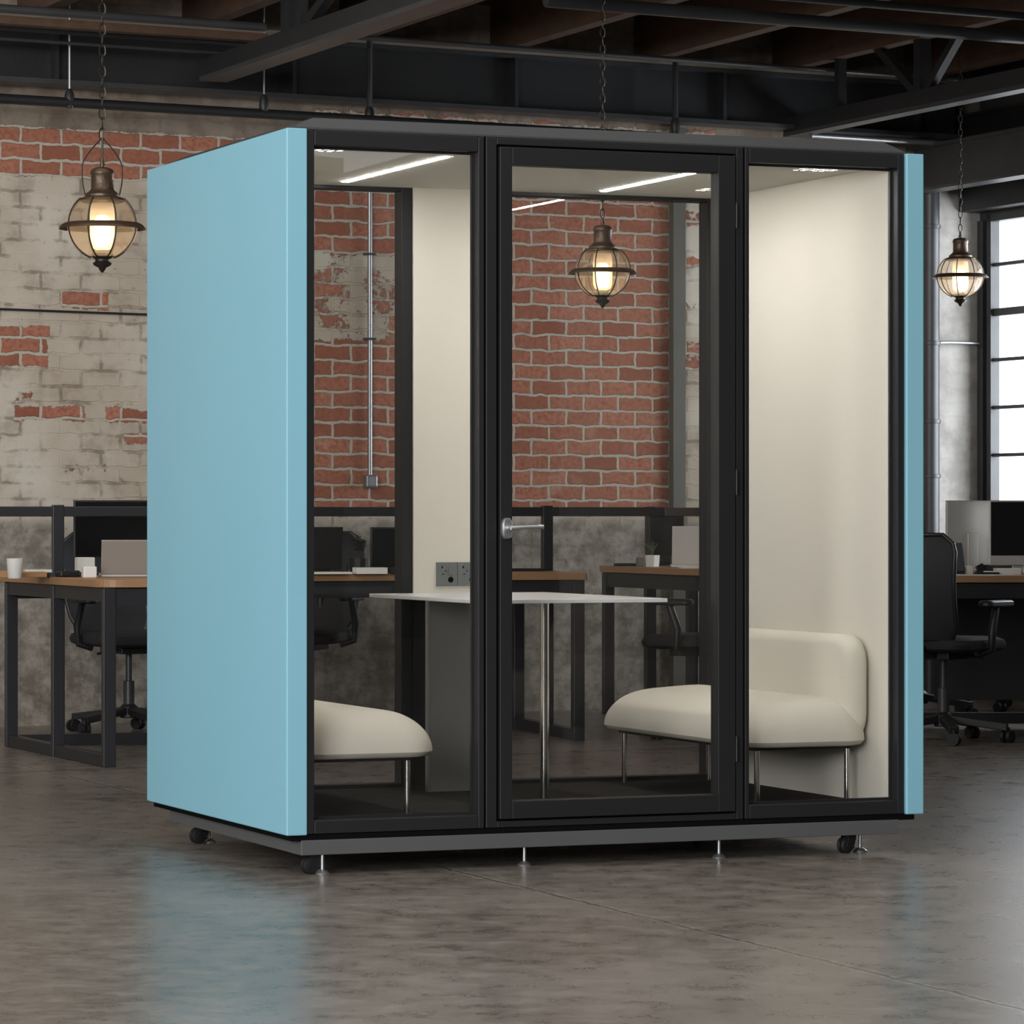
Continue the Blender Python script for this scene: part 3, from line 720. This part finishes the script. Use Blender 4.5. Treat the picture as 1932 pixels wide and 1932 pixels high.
# ------------------------------------------------------------------ desks
def desk(label, corner, a, b, La, Db, mid_post=True, rail=True, rail_ext=0.0, rail_r=0.0, legs_right=True, zt=.815, posts=None):
    """corner = near-left floor point, a = direction along, b = direction away"""
    ang = math.atan2(a[1], a[0]); d = thing('office_desk', label, 'desk', (corner[0], corner[1], 0), ang)
    ca, sa_ = math.cos(ang), math.sin(ang)
    def loc(i, j): # along a by i, along b by j, in local axes
        wx, wy = b[0]*j, b[1]*j
        return (i+wx*ca+wy*sa_, -wx*sa_+wy*ca)
    th = .035
    # top (parallelogram with rounded near-left corner)
    c = [loc(0, 0), loc(La, 0), loc(La, Db), loc(0, Db)]
    e = .05
    pts = []
    for i in range(4):
        p0, p1, p2 = Vector(c[i-1]), Vector(c[i]), Vector(c[(i+1) % 4])
        r = .10 if i == 0 else .03
        q0 = p1+(p0-p1).normalized()*r; q2 = p1+(p2-p1).normalized()*r
        for k in range(7):
            t = k/6; pts.append(tuple(q0*(1-t)**2+p1*2*t*(1-t)+q2*t*t))
    m = MB(); m.loft([[(x, y, zt-th) for x, y in pts], [(x, y, zt) for x, y in pts]])
    m.build('desktop', desk_wood, d, bevel=.003)
    lw = .055; zt2 = zt-th-.002
    i0, i1 = .05, La-.05
    for i in ((i0, i1) if legs_right else (i0,)):
        for j in (.04, Db/2, Db-.04):
            x, y = loc(i, j); MB().box(x-lw/2, x+lw/2, y-lw/2, y+lw/2, 0, zt2).build('leg', desk_metal, d, bevel=.003)
        x0, y0 = loc(i, .04); x1, y1 = loc(i, Db-.04)
        MB().bar((x0, y0, .0275), (x1, y1, .0275), .05, .055).build('foot_rail', desk_metal, d, bevel=.003)
        MB().bar((x0, y0, zt2-.03), (x1, y1, zt2-.03), .05, .058).build('top_rail', desk_metal, d)
    for j in (.04, Db-.04):
        x0, y0 = loc(i0, j); x1, y1 = loc(i1, j)
        MB().bar((x0, y0, zt2-.04), (x1, y1, zt2-.04), .04, .075).build('apron_rail', desk_metal, d)
    x0, y0 = loc(i0, Db-.04); x1, y1 = loc(i1, Db-.04)
    MB().bar((x0, y0, .0275), (x1, y1, .0275), .05, .055).build('foot_rail', desk_metal, d)
    if rail:
        x0, y0 = loc(i0-rail_ext, Db/2); x1, y1 = loc(i1+rail_r, Db/2)
        MB().bar((x0, y0, CAMZ+.012), (x1, y1, CAMZ+.012), .035, .046).build('divider_rail', desk_metal, d, bevel=.003)
        for i in (posts or (i0, i1)):
            x, y = loc(i, Db/2); MB().box(x-.026, x+.026, y-.022, y+.022, zt, CAMZ+.042).build('divider_post', desk_metal, d, bevel=.003)
    return d, loc
def unit(x, y):
    n = math.hypot(x, y); return (x/n, y/n)
# left desk, whose end stands beyond the blue panel
la = unit(.956, .29); lb = unit(-.40, .917)
cA = at(205, 1447, 15.98); cA = (cA.x-.05*la[0]-.04*lb[0], cA.y-.05*la[1]-.04*lb[1])
dA, _ = desk('oak-topped office desk with black frame left of the blue panel', cA, la, lb, .90, 1.62, rail_ext=.5)
# a wing to the left carries the rail out of the frame
cC = (cA[0]-1.62*la[0]+.30*lb[0], cA[1]-1.62*la[1]+.30*lb[1])
# middle desk, seen through the booth
mb_ = unit(-.27, .963); ma = unit(.956, .29)
eB = at(1090, 1397, 17.87); LB = 1.55
cB = (eB.x+.05*ma[0]-LB*ma[0]-.04*mb_[0], eB.y+.05*ma[1]-LB*ma[1]-.04*mb_[1])
dB, _ = desk('oak-topped office desk with black frame seen straight through the booth', cB, ma, mb_, LB, 1.15, posts=(LB-.05,), rail_r=.62)
# far desk against the brick wall
fa = unit(-.35, .94); fb = unit(.94, .35)
cF = (1.12, 18.55)
dF, _ = desk('oak desk near the brick wall carrying the white laptop, right of the middle desk', cF, fa, fb, 1.85, .58, zt=.815)
# right desk by the windows
ra = unit(.94, .34); rb = unit(-.397, .918)
cR = (1.98, 18.45)
dR, _ = desk('oak desk by the windows right of the booth, loaded with papers and monitors', cR, (1, 0), unit(-.30, .954), 1.5, 1.0, rail=False, zt=.79)
MB().box(.2, 1.35, .55, .57, .14, .74).build('modesty_panel', black_plastic, dR)
ZD = .815

# ------------------------------------------------------------------ office chairs
def chair(px, Y, rz, label, head=False, x=None):
    X = (px-CX)/F*Y
    c = thing('office_chair', label, 'chair', (X, Y, 0), rz)
    # base
    m = MB()
    m.lathe([(0, .075), (.045, .075), (.045, .13), (.03, .145), (0, .145)], 20)
    cas = []
    for k in range(5):
        a = 2*PI*k/5+.35; e = (.31*math.cos(a), .31*math.sin(a))
        m.bar((0, 0, .115), (e[0], e[1], .075), .05, .035)
        cas.append(e)
    m.build('chair_base', black_plastic, c, bevel=.004)
    for e in cas:
        cm = MB()
        a = math.atan2(e[1], e[0])+1.1; dx, dy = -math.sin(a), math.cos(a)
        for s in (-1, 1):
            ring = []
            p = Vector((e[0], e[1], .03)); ax = Vector((dx, dy, 0))
            cm.tube([p+ax*s*.008, p+ax*s*.026], .03, 16)
        cm.tube([(e[0], e[1], .045), (e[0], e[1], .075)], .012, 10)
        cm.build('caster', rubber, c, smooth=True)
    MB().tube([(0, 0, .14), (0, 0, .26), (0, 0, .262), (0, 0, .42)], [.028, .028, .016, .016], 18).build('gas_lift', steel_mid, c, smooth=True)
    m = MB(); m.box(-.10, .10, -.13, .13, .40, .44); m.bar((.10, .05, .42), (.20, .05, .40), .012); m.bar((-.0, -.12, .42), (0, -.26, .46), .07, .03); m.build('mechanism', black_plastic, c, bevel=.006)
    # seat (front = +y)
    rings = []
    for z, ins in ((.44, .03), (.455, .005), (.475, 0), (.497, .008), (.51, .035), (.513, .08)):
        rings.append([(p[0], p[1], z-.02*max(0, p[1]-.1)*2) for p in rrect(0, 0, .25-ins, .24-ins, .09)])
    MB().loft(rings).build('seat', fabric_black, c, smooth=True)
    # curved back: grid with thickness
    def back(z0, z1, hw0, hw1, lean0, lean1, th, bow):
        g = []
        nz, nx = 12, 12
        for s in (0, 1):
            for i in range(nz+1):
                t = i/nz; z = z0+(z1-z0)*t
                hw = hw0+(hw1-hw0)*math.sin(PI*min(1, t*.9+.1)*.5)
                hw *= 1-.30*max(0, (t-.85)/.15)**2-.18*max(0, (.12-t)/.12)
                for j in range(nx+1):
                    q = -1+2*j/nx; y = lean0+(lean1-lean0)*t-.05*math.sin(PI*t)+bow*q*q-(th if s else 0)
                    g.append((hw*q, y, z))
        n1 = (nz+1)*(nx+1); fs = []
        idx = lambda s, i, j: s*n1+i*(nx+1)+j
        for i in range(nz):
            for j in range(nx):
                fs.append((idx(0,i,j), idx(0,i,j+1), idx(0,i+1,j+1), idx(0,i+1,j))); fs.append((idx(1,i,j), idx(1,i+1,j), idx(1,i+1,j+1), idx(1,i,j+1)))
        for i in range(nz):
            fs.append((idx(0,i,0), idx(0,i+1,0), idx(1,i+1,0), idx(1,i,0))); fs.append((idx(0,i,nx), idx(1,i,nx), idx(1,i+1,nx), idx(0,i+1,nx)))
        for j in range(nx):
            fs.append((idx(0,0,j), idx(1,0,j), idx(1,0,j+1), idx(0,0,j+1))); fs.append((idx(0,nz,j), idx(0,nz,j+1), idx(1,nz,j+1), idx(1,nz,j)))
        mm = MB(); mm.add(g, fs); return mm, [g[idx(1, i, 0)] for i in range(nz+1)]+[g[idx(1, nz, j)] for j in range(nx+1)]+[g[idx(1, i, nx)] for i in range(nz, -1, -1)]
    mm, edge = back(.50, 1.0, .19, .235, -.235, -.33, .018, .045)
    mm.build('backrest', mesh_m, c, smooth=True)
    MB().tube(edge, .011, 8).build('back_frame', black_plastic, c, smooth=True)
    MB().tube([(0, -.25, .45), (0, -.30, .55), (0, -.325, .72)], .022, 10).build('back_support', black_plastic, c, smooth=True)
    if head:
        h, _ = back(1.03, 1.16, .12, .14, -.33, -.32, .03, .03); h.build('headrest', mesh_m, c, smooth=True)
        MB().bar((0, -.36, .96), (0, -.355, 1.08), .04, .02).build('headrest_arm', black_plastic, c)
    for s in (-1, 1):
        MB().tube([(s*.20, .0, .43), (s*.27, -.01, .45), (s*.275, -.02, .54), (s*.27, .03, .655)], [.018, .018, .02, .018], 10).build('arm_support', black_plastic, c, smooth=True)
        rg = [[(s*.27+p[0], p[1], z) for p in rrect(0, .03, .04-i_, .13-i_, .035)] for z, i_ in ((.655, .008), (.662, 0), (.678, 0), (.686, .01))]
        MB().loft(rg).build('armrest', black_plastic, c, smooth=True)
    return c
chair(1780, 17.75, -.62, 'black mesh office chair beside the right edge of the booth, facing the window desk')
chair(1735, 19.9, -2.2, 'black office chair with headrest behind the mesh chair at the right', head=True)
chair(1925, 20.6, 2.6, 'black office chair under the window desk at the right edge')
chair(243, 18.5, -2.6, 'black office chair tucked behind the left desk')
chair(572, 18.95, 2.9, 'black office chair behind the middle desk, seen through the left glass')
chair(1325, 18.15, 1.0, 'black office chair in front of the far desk, seen through the glass door')

# ------------------------------------------------------------------ desk-top things
def monitor(px, Y, w_, h_, zb, rz, label, face=screen_m, back=black_plastic, chin=0.0, stand=True, zdesk=ZD, backlog=False):
    X = (px-CX)/F*Y; c = thing('computer_monitor', label, 'monitor', (X, Y, zdesk), rz)
    zb -= zdesk
    MB().box(-w_/2, w_/2, 0, .022, zb, zb+h_).build('monitor_shell', back, c, bevel=.004)
    MB().box(-w_/2+.008, w_/2-.008, -.003, 0, zb+chin+.006, zb+h_-.008).build('screen', face, c)
    if stand:
        MB().box(-.03, .03, .022, .05, .012, zb+h_*.5).build('stand_neck', back, c, bevel=.004)
        MB().box(-.11, .11, -.05, .14, .0, .012).build('stand_foot', back, c, bevel=.004)
    return c
def laptop(px, Y, w_, rz, label, lidm=silver, open_deg=105, h_=.22, zdesk=ZD):
    # local: lid hinge at y=0, keyboard towards +y (away), lid back faces -y
    X = (px-CX)/F*Y; c = thing('laptop', label, 'laptop', (X, Y, zdesk+.001), rz)
    MB().box(-w_/2, w_/2, 0, .23, 0, .014).build('keyboard_base', black_plastic if lidm is black_plastic else lidm, c, bevel=.003)
    a = math.radians(open_deg-90)
    M = Matrix.Translation((0, 0, .014)) @ Matrix.Rotation(a, 4, 'X')
    MB().box(-w_/2, w_/2, -.004, .004, 0, h_, M).build('lid', lidm, c, bevel=.002)
    MB().box(-w_/2+.01, w_/2-.01, .004, .0055, .01, h_-.01, M).build('screen', screen_m, c)
    m = MB(); 
    for r in range(4):
        for k in range(12): m.box(-w_/2+.02+k*(w_-.04)/12, -w_/2+.02+(k+.85)*(w_-.04)/12, .04+r*.022, .058+r*.022, .014, .017)
    m.build('keys', black_plastic, c)
    return c
def single(mb, name, m, loc, rz, label, cat, **k):
    o = mb.build(name, m, **k); o.location = loc; o.rotation_euler = (0, 0, rz); return tag(o, label, cat)
def dpos(px, Y): return ((px-CX)/F*Y, Y, ZD)
# left desk
single(MB().lathe([(0, 0), (.028, 0), (.030, .003), (.037, .088), (.034, .088), (.028, .006), (0, .005)], 28), 'mug', white_pl, dpos(28, 16.25), 0, 'white ceramic cup on the left desk near the picture edge', 'cup', smooth=True)
monitor(218, 17.15, .39, .266, .898, .28, 'large black monitor behind the laptop on the left desk', stand=True)
laptop(262, 16.55, .34, .16, 'open laptop with grey lid on the left desk', silver, 112, .165)
single(MB().box(-.03, .03, -.03, .03, 0, .05), 'small_box', white_pl, dpos(168, 16.45), .3, 'small white box between divider post and laptop on the left desk', 'box', bevel=.004)
single(MB().box(-.04, .04, -.04, .04, 0, .085), 'small_box', paper, dpos(160, 16.95), .3, 'cream box behind the small white box on the left desk', 'box', bevel=.004)
single(MB().box(-.07, .07, -.05, .05, 0, .024), 'notebook', kraft, dpos(56, 16.6), .3, 'brown notebook beside the white cup', 'book', bevel=.002)
single(MB().box(-.10, .10, -.07, .07, 0, .02), 'folder', black_plastic, (dpos(56, 16.6)[0]+.16, 16.72, ZD), .2, 'black folder left of the divider post on the left desk', 'folder', bevel=.002)
single(MB().box(-.08, .08, -.06, .06, 0, .03), 'notebook', kraft, dpos(2, 16.5), .25, 'brown card folder at the left picture edge', 'book', bevel=.002)
single(MB().box(-.09, .09, -.06, .06, 0, .012), 'paper_sheets', paper, (dpos(84, 16.75)[0], 16.74, ZD+.020), .2, 'loose white papers on the black folder, left desk', 'paper')
single(MB().box(-.05, .05, -.035, .035, 0, .03), 'desk_phone', black_plastic, dpos(128, 16.6), .5, 'small black phone dock right of the divider post', 'phone', bevel=.008)
# middle desk (through left glass)
laptop(602, 17.75, .22, .25, 'dark open laptop at the left edge of the booth glass', black_plastic, 100, .21)
single(MB().box(-.045, .045, -.03, .03, 0, .045), 'tape_dispenser', black_plastic, dpos(638, 17.8), .2, 'small black tape dispenser beside the dark laptop', 'dispenser', bevel=.008)
def plant(px, Y, pw, ph, potm, leafm, label, n, h, spread, thick):
    X = (px-CX)/F*Y; c = thing('potted_plant', label, 'plant', (X, Y, ZD), .2)
    MB().lathe([(0, 0), (pw*.44, 0), (pw*.5, ph), (pw*.44, ph), (pw*.42, ph*.85), (0, ph*.85)], 4 if potm is white_pl else 20).build('pot', potm, c)
    r = random.Random(px)
    m = MB()
    for i in range(n):
        a = r.uniform(0, 2*PI); R_ = r.uniform(.1, 1)*spread; hh = h*r.uniform(.55, 1)
        tip = Vector((R_*math.cos(a), R_*math.sin(a), ph+hh)); mid = Vector((tip.x*.3, tip.y*.3, ph+hh*.5))
        m.tube([(0, 0, ph*.8), mid, tip], [.0015, .0015, .001], 5)
        for q in range(4):
            cpt = mid.lerp(tip, q/3); b = r.uniform(0, 2*PI); ll = thick*r.uniform(.7, 1.2)
            d = Vector((math.cos(b), math.sin(b), r.uniform(-.2, .8))).normalized(); sd = d.cross(Vector((0, 0, 1))).normalized()*ll*.32
            m.add([cpt, cpt+d*ll*.5+sd, cpt+d*ll, cpt+d*ll*.5-sd, cpt+d*ll*.5+Vector((0, 0, -.002))], [(0,1,2,3), (0,4,1), (1,4,2), (2,4,3), (3,4,0)])
    m.build('foliage', leafm, c)
plant(677, 17.8, .095, .072, black_plastic, dark_leaf, 'dark leafy plant in a black pot seen through the left glass', 26, .10, .045, .03)
monitor(745, 18.0, .24, .20, .835, .25, 'black monitor seen through the left glass beside the plant pot', stand=True)
single(MB().box(-.075, .075, -.05, .05, 0, .030), 'paper_stack', paper, dpos(698, 17.5), .25, 'thick white stack of paper on the middle desk', 'paper', bevel=.001)
single(MB().box(-.10, .10, -.06, .06, 0, .010), 'notebook', paper, dpos(620, 17.45), .3, 'thin white notebook in front of the dark laptop', 'book', bevel=.001)
single(MB().box(-.07, .07, -.05, .05, 0, .026), 'binder', black_plastic, dpos(760, 17.6), .3, 'black binder right of the white paper stack', 'binder', bevel=.002)
single(MB().box(-.10, .10, -.06, .06, 0, .014), 'keyboard', black_plastic, dpos(985, 18.3), .29, 'black keyboard on the middle desk behind the door handle', 'keyboard', bevel=.003)
# far desk
laptop(1326, 19.6, .33, .0, 'open white laptop on the far desk seen through the glass door', white_pl, 103, .21)
plant(1231, 19.9, .082, .062, white_pl, green, 'small green plant in a white square pot on the far desk', 12, .085, .05, .014)
single(MB().box(-.02, .02, -.02, .02, 0, .05), 'glass_tumbler', panel_grey, dpos(1208, 20.0), .3, 'small grey pen pot left of the white plant pot', 'pot', bevel=.004)
single(MB().box(-.065, .065, -.05, .05, 0, .016), 'keyboard', black_plastic, dpos(1182, 20.1), .1, 'small black keyboard on the far desk left of the plant', 'keyboard', bevel=.003)
single(MB().box(-.10, .10, -.06, .06, 0, .006), 'paper_sheets', paper, dpos(1318, 19.3), .1, 'white sheets in front of the white laptop on the far desk', 'paper')
monitor(1258, 20.25, .20, .23, .865, .2, 'dark monitor behind the small plant on the far desk', stand=True)
ZD = .79
# right desk
monitor(1831, 19.15, .27, .335, .835, 3.30, 'silver-backed monitor with a stand, turned away, on the window desk', face=screen_m, back=silver, zdesk=ZD)
monitor(1922, 18.95, .30, .335, .835, -.05, 'large black screen with silver chin on the window desk', back=silver, chin=.045, zdesk=ZD)
laptop(1797, 18.75, .16, .5, 'small dark laptop left of the silver monitor on the window desk', black_plastic, 78, .15, zdesk=ZD)
single(MB().box(-.062, .062, -.05, .05, 0, .035), 'book_stack', paper, dpos(1900, 18.65), .05, 'thick white book in front of the black screen', 'book', bevel=.003)
single(MB().box(-.035, .035, -.05, .05, 0, .045), 'paper_stack', paper, dpos(1819, 18.85), .1, 'small white paper stack in front of the silver monitor', 'paper', bevel=.002)
single(MB().box(-.06, .06, -.03, .03, 0, .015), 'keyboard', black_plastic, dpos(1862, 18.60), .05, 'black keyboard at the front of the window desk', 'keyboard', bevel=.003)
single(MB().box(-.16, .16, -.07, .07, 0, .005), 'paper_sheets', paper, dpos(1850, 18.56), .1, 'loose white sheets along the front edge of the window desk', 'paper')
cd = thing('desk_camera', 'small black gadget between silver monitor and white book', 'camera', dpos(1848, 18.8), .3)
MB().box(-.018, .018, -.015, .015, 0, .02).build('body', black_plastic, cd, bevel=.004)
MB().tube([(-.015, 0, .03), (.02, 0, .045)], .014, 12).build('lens', black_plastic, cd, smooth=True)
